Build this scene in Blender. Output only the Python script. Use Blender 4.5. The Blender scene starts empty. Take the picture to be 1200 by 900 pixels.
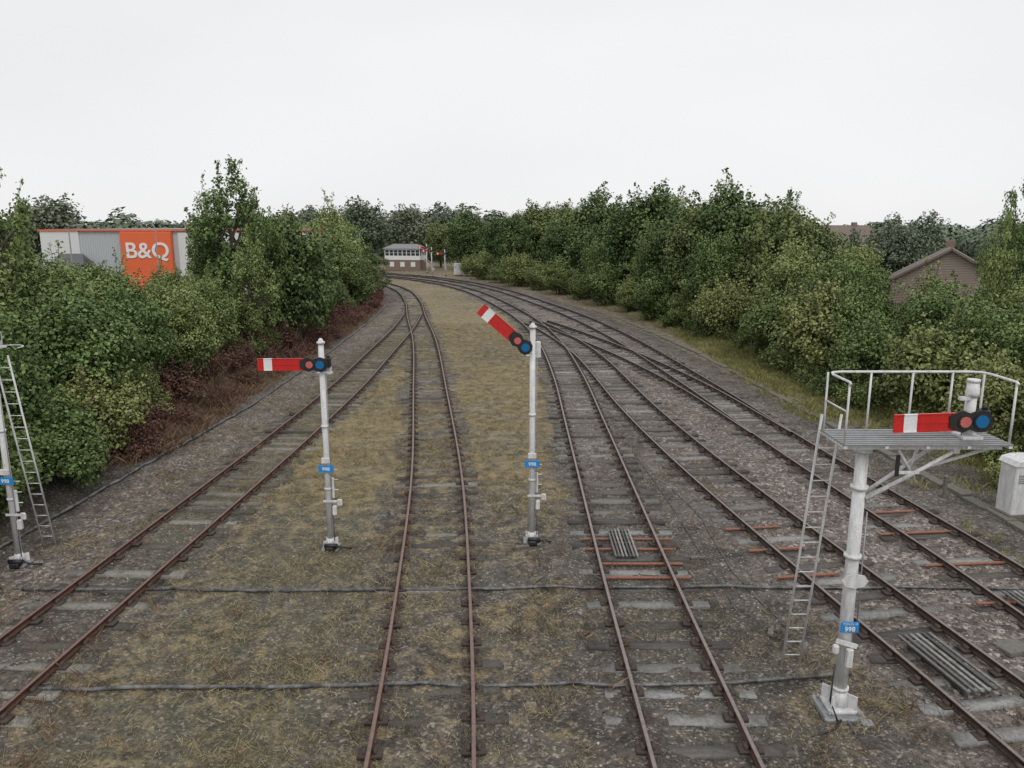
import bpy, math, random
import numpy as np
from mathutils import Vector, Matrix
random.seed(7)
RNG = np.random.default_rng(11)
scene = bpy.context.scene
col = scene.collection

# ------------------------------------------------------------------ helpers
def link(o):
    col.objects.link(o); return o
def empty(name, loc=(0,0,0), rz=0):
    e = bpy.data.objects.new(name, None); e.location = loc; e.rotation_euler = (0,0,rz)
    e.empty_display_size = 0.3
    return link(e)

class NT:
    def __init__(s, name):
        s.m = bpy.data.materials.new(name); s.m.use_nodes = True
        s.t = s.m.node_tree; s.n = s.t.nodes; s.l = s.t.links
        s.b = s.n['Principled BSDF']; s.out = s.n['Material Output']
    def add(s, typ, **kw):
        n = s.n.new(typ)
        for k, v in kw.items():
            if k in n.inputs: n.inputs[k].default_value = v
            else: setattr(n, k, v)
        return n
    def link(s, a, b): s.l.new(a, b)
    def coord(s, scale=(1,1,1)):
        tc = s.add('ShaderNodeTexCoord'); mp = s.add('ShaderNodeMapping')
        mp.inputs['Scale'].default_value = scale
        s.link(tc.outputs['Object'], mp.inputs['Vector']); return mp.outputs['Vector']
    def noise(s, vec, scale, detail=5, rough=0.6):
        n = s.add('ShaderNodeTexNoise'); n.inputs['Scale'].default_value = scale
        n.inputs['Detail'].default_value = detail; n.inputs['Roughness'].default_value = rough
        s.link(vec, n.inputs['Vector']); return n.outputs['Fac']
    def ramp(s, fac, stops):
        r = s.add('ShaderNodeValToRGB'); els = r.color_ramp.elements
        while len(els) < len(stops): els.new(0.5)
        for e, (p, c) in zip(els, stops):
            e.position = p; e.color = (c[0], c[1], c[2], 1) if not isinstance(c, (int, float)) else (c, c, c, 1)
        s.link(fac, r.inputs['Fac']); return r.outputs['Color']
    def mix(s, fac, a, b, mode='MIX'):
        m = s.add('ShaderNodeMixRGB'); m.blend_type = mode
        for sock, v in ((m.inputs['Fac'], fac), (m.inputs['Color1'], a), (m.inputs['Color2'], b)):
            if isinstance(v, (int, float)): sock.default_value = v if sock.type == 'VALUE' else (v, v, v, 1)
            elif isinstance(v, tuple): sock.default_value = (v[0], v[1], v[2], 1)
            else: s.link(v, sock)
        return m.outputs['Color']
    def math(s, op, a, b=0.0, c=None, clamp=False):
        m = s.add('ShaderNodeMath'); m.operation = op; m.use_clamp = clamp
        for i, v in enumerate((a, b, c)):
            if v is None: continue
            if isinstance(v, (int, float)): m.inputs[i].default_value = v
            else: s.link(v, m.inputs[i])
        return m.outputs[0]
    def bump(s, h, strength=0.5, dist=0.02):
        b = s.add('ShaderNodeBump'); b.inputs['Strength'].default_value = strength
        b.inputs['Distance'].default_value = dist
        s.link(h, b.inputs['Height']); s.link(b.outputs['Normal'], s.b.inputs['Normal'])
    def base(s, c):
        if isinstance(c, tuple): s.b.inputs['Base Color'].default_value = (c[0], c[1], c[2], 1)
        else: s.link(c, s.b.inputs['Base Color'])
    def rough(s, r):
        if isinstance(r, (int, float)): s.b.inputs['Roughness'].default_value = r
        else: s.link(r, s.b.inputs['Roughness'])

def weathered(name, c, dirt_or_sheen, rough=0.5, amount=0.5, metallic=0.0, scale=3.0, streak=True):
    t = NT(name)
    v = t.coord((1, 1, 0.25) if streak else (1, 1, 1))
    n1 = t.noise(v, scale * 4, 5, 0.7); n2 = t.noise(t.coord(), scale * 14, 2)
    f = t.math('MULTIPLY', t.math('MULTIPLY_ADD', n1, 2.6, -1.0, True), amount)
    cc = t.mix(f, c, dirt_or_sheen)
    cc = t.mix(0.25, cc, t.ramp(n2, [(0.3, 0.25), (0.7, 1.0)]), 'MULTIPLY')
    t.base(cc); t.rough(rough); t.b.inputs['Metallic'].default_value = metallic
    return t.m

M = {}
M['white'] = weathered('white_paint', (0.76, 0.77, 0.78), (0.32, 0.27, 0.21), 0.45, 0.65)
M['red'] = weathered('red_enamel', (0.62, 0.022, 0.02), (0.3, 0.02, 0.02), 0.35, 0.5)
M['armwhite'] = weathered('white_enamel', (0.85, 0.85, 0.85), (0.5, 0.48, 0.45), 0.35, 0.3)
M['black'] = weathered('black_iron', (0.018, 0.018, 0.02), (0.05, 0.04, 0.035), 0.45, 0.5)
M['blueglass'] = weathered('blue_lens', (0.01, 0.16, 0.38), (0.01, 0.10, 0.25), 0.08, 0.3)
M['redglass'] = weathered('red_lens', (0.60, 0.16, 0.15), (0.35, 0.07, 0.07), 0.08, 0.3)
M['galv'] = weathered('galvanised_steel', (0.36, 0.37, 0.38), (0.2, 0.19, 0.17), 0.45, 0.6, 0.5)
M['bluesign'] = weathered('blue_sign_face', (0.02, 0.27, 0.68), (0.02, 0.2, 0.5), 0.4, 0.3)
M['rust'] = weathered('rusty_rail_steel', (0.13, 0.062, 0.042), (0.055, 0.033, 0.026), 0.6, 0.8, 0.2, streak=False)
M['railtop_rusty'] = weathered('rusty_rail_head', (0.26, 0.165, 0.14), (0.12, 0.075, 0.063), 0.4, 0.7, 0.35, streak=False)
M['railtop'] = weathered('worn_rail_head', (0.32, 0.28, 0.265), (0.15, 0.11, 0.095), 0.32, 0.7, 0.6, streak=False)
M['rust_dark'] = weathered('dark_rail_steel', (0.08, 0.048, 0.035), (0.03, 0.022, 0.02), 0.6, 0.8, 0.2, streak=False)
M['chair'] = weathered('cast_iron_chair', (0.085, 0.058, 0.045), (0.035, 0.03, 0.026), 0.7, 0.8, 0.1, streak=False)
M['orange'] = weathered('rusty_stretcher', (0.34, 0.125, 0.07), (0.12, 0.06, 0.045), 0.6, 1.0, streak=False)
M['cable'] = weathered('black_pipe', (0.03, 0.03, 0.032), (0.30, 0.30, 0.30), 0.35, 0.9, scale=1.2, streak=False)  # pale grey second colour is a painted highlight on the black pipe
M['concrete'] = weathered('concrete', (0.19, 0.178, 0.155), (0.09, 0.085, 0.07), 0.85, 0.9, streak=False)
M['bark'] = weathered('bark', (0.09, 0.075, 0.055), (0.035, 0.03, 0.025), 0.9, 0.8)
M['glass'] = weathered('window_glass', (0.05, 0.06, 0.07), (0.03, 0.035, 0.04), 0.1, 0.4)
M['slate'] = weathered('slate_roof', (0.24, 0.245, 0.25), (0.13, 0.13, 0.13), 0.6, 0.7, streak=False)
M['tile'] = weathered('brown_roof_tiles', (0.20, 0.155, 0.13), (0.11, 0.09, 0.08), 0.8, 0.7, streak=False)
M['orangeclad'] = weathered('orange_cladding', (0.80, 0.15, 0.05), (0.6, 0.11, 0.04), 0.5, 0.3)
M['greyclad'] = weathered('grey_cladding', (0.52, 0.55, 0.575), (0.42, 0.44, 0.46), 0.5, 0.4)
M['whiteclad'] = weathered('white_cladding', (0.72, 0.73, 0.74), (0.6, 0.6, 0.6), 0.5, 0.4)
M['darkclad'] = weathered('dark_cladding', (0.11, 0.115, 0.125), (0.07, 0.07, 0.07), 0.5, 0.4)

def brick_mat():
    t = NT('brickwork'); br = t.add('ShaderNodeTexBrick')
    br.inputs['Color1'].default_value = (0.21, 0.135, 0.105, 1); br.inputs['Color2'].default_value = (0.17, 0.11, 0.09, 1)
    br.inputs['Mortar'].default_value = (0.3, 0.27, 0.24, 1); br.inputs['Scale'].default_value = 4.5
    tc = t.coord(); mp = t.add('ShaderNodeMapping'); mp.inputs['Rotation'].default_value = (math.radians(90), 0, 0)
    t.link(tc, mp.inputs['Vector']); t.link(mp.outputs['Vector'], br.inputs['Vector'])
    t.base(br.outputs['Color']); t.rough(0.85); return t.m
M['brick'] = brick_mat()

def island_mat(name, stops, rough=0.8, nscale=20, stretch=(1,1,1), moss=0.0):
    t = NT(name); g = t.add('ShaderNodeNewGeometry')
    c = t.ramp(g.outputs['Random Per Island'], stops)
    n = t.noise(t.coord(stretch), nscale, 4, 0.7)
    c = t.mix(0.7, c, t.ramp(n, [(0.3, 0.3), (0.7, 1.3)]), 'MULTIPLY')
    if moss:
        n2 = t.noise(t.coord(), 3.0, 5, 0.75)
        c = t.mix(t.math('MULTIPLY', t.math('MULTIPLY_ADD', n2, 6, -3.1, True), moss), c, (0.085, 0.075, 0.05))
    t.base(c); t.rough(rough); return t.m
M['sleeper'] = island_mat('weathered_sleeper', [(0, (0.06,0.052,0.044)), (0.35, (0.125,0.112,0.095)), (0.7, (0.20,0.185,0.16)), (1, (0.28,0.27,0.24))], 0.75, 14, moss=.75)
M['sleeper_dark'] = island_mat('dark_sleeper', [(0, (0.045,0.04,0.036)), (0.45, (0.11,0.10,0.092)), (0.8, (0.20,0.195,0.185)), (1, (0.31,0.31,0.30))], 0.5, 14, moss=.6)
M['stone'] = island_mat('ballast_stone', [(0, (0.055,0.05,0.047)), (0.5, (0.16,0.137,0.12)), (0.8, (0.27,0.235,0.21)), (1, (0.58,0.55,0.52))], 0.75, 30)

def leaf_mat(name, dark, mid, light, rough=0.55, ov=0.3, k=1.0, spec=.18):
    t = NT(name); a = t.add('ShaderNodeAttribute'); a.attribute_name = 'tint'
    oi = t.add('ShaderNodeObjectInfo')
    f = t.math('MULTIPLY_ADD', oi.outputs['Random'], ov, -ov/2)
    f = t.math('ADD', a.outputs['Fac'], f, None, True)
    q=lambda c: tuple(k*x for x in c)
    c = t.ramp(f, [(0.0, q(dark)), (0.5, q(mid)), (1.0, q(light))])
    # hue drift from plant to plant
    h = t.add('ShaderNodeHueSaturation'); t.link(c,h.inputs['Color'])
    t.link(t.math('MULTIPLY_ADD', oi.outputs['Random'], -.045, .515), h.inputs['Hue']); h.inputs['Saturation'].default_value=.93
    t.base(h.outputs['Color']); t.rough(rough); t.b.inputs['Specular IOR Level'].default_value = spec
    return t.m
M['leafA'] = leaf_mat('sycamore_leaves', (0.072,0.108,0.032), (0.155,0.225,0.065), (0.275,0.365,0.13), k=.98, ov=.45)
M['leafB'] = leaf_mat('dense_leaves', (0.05,0.08,0.028), (0.11,0.162,0.052), (0.195,0.26,0.09), k=1.0, ov=.5)
M['leafC'] = leaf_mat('shrub_leaves', (0.08,0.115,0.032), (0.175,0.235,0.068), (0.30,0.365,0.13), k=.9, ov=.5)
M['leafD'] = leaf_mat('hazed_distant_leaves', (0.13,0.165,0.11), (0.175,0.215,0.145), (0.22,0.265,0.18), k=.9, spec=.03)  # haze over the far trees is painted in as paler, greyer greens
M['leafR'] = leaf_mat('dead_bramble', (0.075,0.035,0.028), (0.155,0.075,0.056), (0.26,0.165,0.105))
M['dry'] = leaf_mat('dry_grass_blades', (0.145,0.115,0.062), (0.32,0.262,0.14), (0.50,0.43,0.265), 0.8)
M['green'] = leaf_mat('green_grass_blades', (0.12,0.13,0.035), (0.26,0.26,0.085), (0.44,0.40,0.17), 0.8)
M['weed'] = leaf_mat('brown_weed', (0.10,0.055,0.035), (0.22,0.13,0.08), (0.36,0.26,0.16), 0.8)

class MB:
    def __init__(s): s.v=[]; s.f=[]; s.m=[]; s.sm=[]
    def quad_strip(s, rings, mat, closed=True, caps=True, smooth=True):
        b=len(s.v); n=len(rings[0])
        for r in rings: s.v.extend([tuple(p) for p in r])
        for i in range(len(rings)-1):
            for j in range(n if closed else n-1):
                k=(j+1)%n
                s.f.append((b+i*n+j,b+i*n+k,b+(i+1)*n+k,b+(i+1)*n+j)); s.m.append(mat); s.sm.append(smooth)
        if caps:
            s.f.append(tuple(b+j for j in reversed(range(n)))); s.m.append(mat); s.sm.append(False)
            e=b+(len(rings)-1)*n
            s.f.append(tuple(e+j for j in range(n))); s.m.append(mat); s.sm.append(False)
    def tube(s, pts, rads, mat=0, n=10):
        pts=[Vector(p) for p in pts]
        if isinstance(rads,(int,float)): rads=[rads]*len(pts)
        rings=[]
        for i,p in enumerate(pts):
            d=(pts[min(i+1,len(pts)-1)]-pts[max(i-1,0)])
            if d.length<1e-6: d=Vector((0,0,1))
            d.normalize()
            a=Vector((0,0,1)) if abs(d.z)<0.9 else Vector((1,0,0))
            x=d.cross(a).normalized(); y=d.cross(x)
            rings.append([p+(x*math.cos(t)+y*math.sin(t))*rads[i] for t in [2*math.pi*k/n for k in range(n)]])
        s.quad_strip(rings,mat)
    def box(s, c, size, mat=0, rot=None, bev=0.0):
        hx,hy,hz=[q/2 for q in size]
        R=rot if rot is not None else Matrix.Identity(3); c=Vector(c)
        if bev<=0:
            rings=[[c+R@Vector(p) for p in ((-hx,-hy,z),(hx,-hy,z),(hx,hy,z),(-hx,hy,z))] for z in (-hz,hz)]
            s.quad_strip(rings,mat,smooth=False)
        else:
            b=bev
            def ring(z,i):
                x,y=hx-i,hy-i
                return [c+R@Vector(p) for p in ((-x+b,-y,z),(x-b,-y,z),(x,-y+b,z),(x,y-b,z),(x-b,y,z),(-x+b,y,z),(-x,y-b,z),(-x,-y+b,z))]
            s.quad_strip([ring(-hz,b*0.5),ring(-hz+b,0),ring(hz-b,0),ring(hz,b*0.5)],mat,smooth=False)
    def prism(s, poly, y0, y1, mat=0):
        rings=[[Vector((x,y,z)) for x,z in poly] for y in (y1,y0)]
        s.quad_strip(rings,mat,smooth=False)
    def obj(s, name, mats, parent=None, loc=(0,0,0), rz=0):
        me=bpy.data.meshes.new(name); me.from_pydata(s.v,[],s.f)
        for k in mats: me.materials.append(M[k])
        me.polygons.foreach_set('material_index',s.m); me.polygons.foreach_set('use_smooth',s.sm); me.update()
        o=bpy.data.objects.new(name,me); o.location=loc; o.rotation_euler=(0,0,rz); link(o)
        if parent: o.parent=parent
        return o

def np_mesh(name, V, F, mats, matidx=None, tint=None):
    me=bpy.data.meshes.new(name); n=len(V); m,k=F.shape
    me.vertices.add(n); me.vertices.foreach_set('co',V.astype(np.float32).ravel())
    me.loops.add(m*k); me.loops.foreach_set('vertex_index',F.astype(np.int32).ravel())
    me.polygons.add(m); me.polygons.foreach_set('loop_start',np.arange(0,m*k,k,dtype=np.int32))
    me.polygons.foreach_set('loop_total',np.full(m,k,dtype=np.int32))
    if matidx is not None: me.polygons.foreach_set('material_index',matidx.astype(np.int32))
    for q in mats: me.materials.append(M[q])
    me.update(calc_edges=True)
    if tint is not None:
        a=me.attributes.new('tint','FLOAT','FACE'); a.data.foreach_set('value',tint.astype(np.float32))
    return me

# value noise
LAT=np.random.default_rng(5).random((256,256))
def vnoise(x,y,f,ox=0):
    x=np.asarray(x)*f+ox+1000.3; y=np.asarray(y)*f+ox*0.7+1000.7
    xi=np.floor(x).astype(int); yi=np.floor(y).astype(int); fx=x-xi; fy=y-yi
    fx=fx*fx*(3-2*fx); fy=fy*fy*(3-2*fy)
    g=lambda a,b: LAT[a%256,b%256]
    return (g(xi,yi)*(1-fx)+g(xi+1,yi)*fx)*(1-fy)+(g(xi,yi+1)*(1-fx)+g(xi+1,yi+1)*fx)*fy
def sstep(t): t=np.clip(t,0,1); return t*t*(3-2*t)

# ------------------------------------------------------------------ track alignments (world metres: x, y)
TRK={
'A':[(-9.2,-20),(-9.0,4),(-8.75,10),(-8.5,15),(-7.95,27),(-7.75,36),(-7.85,45),(-8.0,56),(-8.5,66)],
'B':[(-0.7,-20),(-1.1,4),(-1.29,9.5),(-1.64,14.8),(-2.25,21.9),(-3.7,33.9),(-5.7,49.6),(-8.0,64),(-9.8,76),(-12.8,90),(-17.0,101),(-23,110),(-31,118),(-60,135)],
'C':[(2.75,-20),(2.75,4),(2.74,9.5),(2.72,14.4),(2.8,27.9),(2.83,38),(2.45,49.6),(1.3,61),(-1.2,74.8),(-4.9,89.9),(-9.7,102),(-15.7,111.5),(-24,120),(-34,127),(-62,142)],
'D':[(12.0,-20),(8.75,4),(7.68,11.5),(7.18,14.8),(5.97,23.6),(5.28,30.6),(4.55,43),(3.7,50),(2.5,56.5),(1.6,60)],
'E':[(13.5,-20),(11.2,4),(10.5,16),(10.1,20.1),(9.6,25.6),(8.9,35.8),(7.4,51.5),(5.4,64),(2.9,74.8),(-1.1,89.9),(-6,102.5),(-12,113),(-20,122),(-31,130),(-60,146)],
'X':[(9.45,27),(8.6,35),(6.9,44),(4.8,52),(3.0,58),(2.0,61)],
}
def catmull(P, step=0.5):
    P=[np.array(p,float) for p in P]; P=[2*P[0]-P[1]]+P+[2*P[-1]-P[-2]]; out=[]
    for i in range(1,len(P)-2):
        p0,p1,p2,p3=P[i-1:i+3]; L=np.linalg.norm(p2-p1); n=max(2,int(L/step))
        t0=0; t1=np.linalg.norm(p1-p0)**.5; t2=t1+np.linalg.norm(p2-p1)**.5; t3=t2+np.linalg.norm(p3-p2)**.5
        for t in np.linspace(t1,t2,n,endpoint=False):
            A1=(t1-t)/(t1-t0)*p0+(t-t0)/(t1-t0)*p1; A2=(t2-t)/(t2-t1)*p1+(t-t1)/(t2-t1)*p2; A3=(t3-t)/(t3-t2)*p2+(t-t2)/(t3-t2)*p3
            B1=(t2-t)/(t2-t0)*A1+(t-t0)/(t2-t0)*A2; B2=(t3-t)/(t3-t1)*A2+(t-t1)/(t3-t1)*A3
            out.append((t2-t)/(t2-t1)*B1+(t-t1)/(t2-t1)*B2)
    out.append(P[-2]); 
    P=np.array(out); s=np.r_[0,np.cumsum(np.linalg.norm(np.diff(P,axis=0),axis=1))]
    q=np.arange(0,s[-1],step); return np.c_[np.interp(q,s,P[:,0]),np.interp(q,s,P[:,1])]
CL={k:catmull(v) for k,v in TRK.items()}
def cx(k,y): 
    c=CL[k]; return np.interp(y,c[:,1],c[:,0])
XL=([-50,60,79,90,101,110,120,140],[-12.2,-12.4,-13.2,-16.0,-20.5,-27,-38,-70])
XR=([-50,20,27,46,61,84,112,130],[14.2,14.2,14.4,13,10.8,6,-3.5,-12])
def height(x,y):
    x=np.asarray(x,float); y=np.asarray(y,float)
    h=0.06*(vnoise(x,y,0.9)-0.5)+0.07*(vnoise(x,y,2.7,17)-0.5)+0.04*(vnoise(x,y,6.5,31)-0.5)
    h=h+0.2*(vnoise(x,y,0.15,3)-.5)*sstep((np.abs(x)-13)/4)
    h=h+1.3*sstep((np.interp(y,*XL)-x)/3.2)+0.4*sstep((x-np.interp(y,*XR))/3.5)*(y<160)
    for k in 'CDE':
        h=h+0.012*np.exp(-((x-cx(k,y))/1.6)**2)
    h=h+0.01-0.02*np.exp(-((x-cx('D',y))/1.5)**2)
    h=h+0.018*np.exp(-((x-cx('B',y))/1.6)**2)+0.006*np.exp(-((x-cx('A',y))/1.6)**2)
    return h

# ------------------------------------------------------------------ ground
def axis(parts):
    out=[]
    for a,b,s in parts: out.append(np.arange(a,b,s))
    return np.concatenate(out+[np.array([parts[-1][1]])])
xs=axis([(-1500,-200,100),(-200,-50,12),(-50,-20,1.5),(-20,-13.5,.3),(-13.5,14.5,.12),(14.5,24,.4),(24,60,2),(60,200,12),(200,1500,100)])
ys=axis([(-300,-20,40),(-20,6,1.0),(6,34,.12),(34,62,.3),(62,150,1.0),(150,300,10),(300,1500,100)])
X,Y=np.meshgrid(xs,ys); Z=height(X,Y)
nx,ny=len(xs),len(ys)
V=np.c_[X.ravel(),Y.ravel(),Z.ravel()]
idx=np.arange(nx*ny).reshape(ny,nx)
F=np.c_[idx[:-1,:-1].ravel(),idx[:-1,1:].ravel(),idx[1:,1:].ravel(),idx[1:,:-1].ravel()]
def zones(x,y):
    a,b,c,d,e=[cx(k,y) for k in 'ABCDE']
    xl=np.interp(y,*XL); xr=np.interp(y,*XR)
    sm=lambda t:sstep(t)
    jit=.9*(vnoise(x,y,.7,12)-.5)+.5*(vnoise(x,y,2.1,14)-.5)
    xj=x+jit
    r1=1.0*sm((xj-(a+0.6))/0.9)*sm((b-0.6-xj)/1.0)*sm((y-12)/11)*sm((62-y)/6)
    r2=1.0*sm((xj-(b+0.6))/0.8)*sm((c-0.8-xj)/0.9)*sm((y-14)/11)
    r3=0.50*sm((xj-(a+0.6))/0.8)*sm((c-1.0-xj)/1.0)
    r4=0.70*np.exp(-((x-b)/1.2)**2)*sm((y-13)/10)
    r5=0.42*sm((x-(xl+0.5))/0.8)*sm((a-.5-x)/0.8)
    r6=0.56*np.exp(-((x-a)/1.0)**2)*sm((y-16)/8)
    r7=0.46*sm((6.8-xj)/1.0)*sm((xj-(c+1))/1.0)*sm((14-y)/3)
    o=np.maximum.reduce([r1,r2,r3,r4,r5,r6,r7])
    o=o*(.72+.5*vnoise(x,y,.33,41))
    o=np.maximum(o,0.8*sm((x-(e+2.2))/0.8)*sm((xr+2-x)/1.0)*sm((y-24)/8))
    bal=np.maximum.reduce([np.exp(-((x-d)/1.9)**2)*0.9,np.exp(-((x-e)/2.0)**2),0.75*np.exp(-((x-c)/1.4)**2)*sm((y-14)/14),0.85*np.exp(-((x+10.4)/1.5)**2)])
    bal=np.maximum(bal,0.9*sm((x-d)/1)*sm((e-x)/1))
    g=np.maximum(sm((x-(xr-0.3))/1.5),sm((xl-1.8-x)/2.0))
    g=np.maximum(g,0.42*np.exp(-((x-a)/1.6)**2)*sm((y-12)/8))
    g=np.maximum(g,0.36*sm((x-(a+1))/1)*sm((b-1-x)/1)*sm((30-y)/10))
    red=sm((xl+1.3-x)/1.2)*sm((x-(xl-3.6))/1.2)*sm((y-22)/4)
    red=np.maximum(red,0.5*sm((-6.5-x)/1.5)*sm((11.5-y)/3))
    return o,bal,g,red
o_,b_,g_,r_=zones(V[:,0],V[:,1])
def ground_mat():
    t=NT('ground_gravel_and_grass'); v=t.coord()
    a=t.add('ShaderNodeAttribute'); a.attribute_name='zone'; sp=t.add('ShaderNodeSeparateColor'); t.link(a.outputs['Color'],sp.inputs[0])
    O,B,G=sp.outputs; R=t.add('ShaderNodeAttribute'); R.attribute_name='redzone'; R=R.outputs['Fac']
    vo=t.add('ShaderNodeTexVoronoi'); vo.inputs['Scale'].default_value=24; t.link(v,vo.inputs['Vector'])
    vo2=t.add('ShaderNodeTexVoronoi'); vo2.inputs['Scale'].default_value=13; t.link(v,vo2.inputs['Vector'])
    cell=t.add('ShaderNodeSeparateColor'); t.link(vo.outputs['Color'],cell.inputs[0])
    cell2=t.add('ShaderNodeSeparateColor'); t.link(vo2.outputs['Color'],cell2.inputs[0])
    n1=t.noise(v,0.55,5,0.65); n2=t.noise(v,2.3,5,0.7); n3=t.noise(v,11,4,0.75); n4=t.noise(v,45,2,0.7)
    soil=t.ramp(n2,[(0.3,(0.056,0.049,0.042)),(0.5,(0.11,0.097,0.081)),(0.72,(0.175,0.152,0.123))])
    speck=t.ramp(cell.outputs[0],[(0.0,0.45),(0.6,0.95),(0.86,1.3),(0.97,3.0)])
    soil=t.mix(0.85,soil,speck,'MULTIPLY')
    pb=t.ramp(cell2.outputs[1],[(0.0,(0.08,0.065,0.057)),(0.5,(0.17,0.139,0.122)),(0.85,(0.275,0.23,0.205)),(1,(0.48,0.44,0.41))])
    fb=t.math('ADD',t.math('MULTIPLY',B,1.35),t.math('MULTIPLY_ADD',n2,1.6,-1.15),None,True)
    c=t.mix(fb,soil,pb)
    fd=t.math('MULTIPLY',t.math('MULTIPLY_ADD',n1,5,-2.45,True),0.66)
    c=t.mix(fd,c,t.mix(1.0,c,(0.40,0.38,0.38),'MULTIPLY'))
    fm=t.math('MULTIPLY',t.math('ADD',t.math('MULTIPLY',G,2.2),t.math('MULTIPLY_ADD',n3,3.2,-2.1),None,True),0.75)
    moss=t.ramp(n4,[(0.3,(0.07,0.076,0.03)),(0.7,(0.19,0.185,0.085))]); c=t.mix(fm,c,moss)
    oo=t.math('ADD',t.math('MULTIPLY',O,1.55),t.math('MULTIPLY_ADD',n2,3.4,-2.40))
    oo=t.math('ADD',oo,t.math('MULTIPLY_ADD',n3,2.6,-1.3))
    oo=t.math('ADD',oo,t.math('MULTIPLY_ADD',n1,2.0,-1.0),None,True)
    st=t.noise(v,38,3,0.8)
    ochre=t.ramp(st,[(0.3,(0.12,0.10,0.056)),(0.5,(0.285,0.232,0.13)),(0.72,(0.46,0.385,0.235))])
    ochre=t.mix(0.85,ochre,t.ramp(n2,[(0.32,(0.60,0.64,0.48)),(0.6,(1.15,1.08,1.0))]),'MULTIPLY')
    c=t.mix(t.math('MULTIPLY',oo,0.86),c,ochre)
    fr=t.math('ADD',t.math('MULTIPLY',R,1.6),t.math('MULTIPLY_ADD',n3,2.2,-1.7),None,True)
    rd=t.ramp(n4,[(0.3,(0.07,0.038,0.03)),(0.7,(0.19,0.11,0.08))]); c=t.mix(t.math('MULTIPLY',fr,0.85),c,rd)
    t.base(c)
    t.rough(t.ramp(n1,[(0.35,0.5),(0.6,0.9)]))
    t.b.inputs['Specular IOR Level'].default_value=0.35
    h=t.math('SUBTRACT',t.math('MULTIPLY',n4,0.5),vo.outputs['Distance'])
    h=t.math('SUBTRACT',h,t.math('MULTIPLY',vo2.outputs['Distance'],1.1))
    t.bump(h,0.85,0.03); return t.m
M['ground']=ground_mat()
me=np_mesh('ground',V,F,['ground'])
ca=me.attributes.new('zone','FLOAT_COLOR','POINT'); ca.data.foreach_set('color',np.c_[o_,b_,g_,np.ones_like(o_)].astype(np.float32).ravel())
ra=me.attributes.new('redzone','FLOAT','POINT'); ra.data.foreach_set('value',r_.astype(np.float32))
me.polygons.foreach_set('use_smooth',np.ones(len(F),bool))
link(bpy.data.objects.new('ground',me))

# ------------------------------------------------------------------ railway tracks
PROF=[(-.034,0),(.034,0),(.034,.03),(.01,.045),(.01,.1),(.033,.113),(.033,.140),(.025,.149),(-.025,.149),(-.033,.140),(-.033,.113),(-.01,.1),(-.01,.045),(-.034,.03)]
RB=0.06
def sweep(P,off,zb,prof):
    T=np.gradient(P,axis=0); T/=np.linalg.norm(T,axis=1)[:,None]; N=np.c_[T[:,1],-T[:,0]]
    pr=np.array(prof); n=len(P); k=len(pr)
    V=np.zeros((n,k,3)); 
    V[:,:,0]=P[:,0,None]+N[:,0,None]*(off+pr[None,:,0]); V[:,:,1]=P[:,1,None]+N[:,1,None]*(off+pr[None,:,0]); V[:,:,2]=zb+pr[None,:,1]
    i,j=np.meshgrid(np.arange(n-1),np.arange(k),indexing='ij'); j2=(j+1)%k
    F=np.stack([i*k+j,i*k+j2,(i+1)*k+j2,(i+1)*k+j],-1).reshape(-1,4)
    mi=np.where((j.ravel()>=6)&(j.ravel()<=8),1,0)
    return V.reshape(-1,3),F,mi
BOXF=np.array([[0,1,2,3],[7,6,5,4],[0,4,5,1],[1,5,6,2],[2,6,7,3],[3,7,4,0]])
def boxes(C,ang,size,jit=0.0,rng=RNG,tilt=0.0):
    n=len(C); s=np.asarray(size,float); s=np.broadcast_to(s,(n,3))/2
    u=np.array([[-1,-1,-1],[-1,1,-1],[1,1,-1],[1,-1,-1],[-1,-1,1],[-1,1,1],[1,1,1],[1,-1,1]],float)
    L=u[None]*s[:,None]+(rng.random((n,8,3))-.5)*jit
    if tilt: L[:,:,2]+=L[:,:,0]*((rng.random(n)-.5)*tilt)[:,None]
    c,sn=np.cos(ang),np.sin(ang)
    W=np.empty_like(L); W[:,:,0]=L[:,:,0]*c[:,None]-L[:,:,1]*sn[:,None]; W[:,:,1]=L[:,:,0]*sn[:,None]+L[:,:,1]*c[:,None]; W[:,:,2]=L[:,:,2]
    W+=C[:,None]
    return W.reshape(-1,3),(BOXF[None]+8*np.arange(n)[:,None,None]).reshape(-1,4)
def merge(parts):
    Vs=[];Fs=[];Ms=[];o=0
    for V,F,m in parts:
        Vs.append(V);Fs.append(F+o);Ms.append(np.full(len(F),m) if np.isscalar(m) else m);o+=len(V)
    return np.vstack(Vs),np.vstack(Fs),np.concatenate(Ms)
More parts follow.
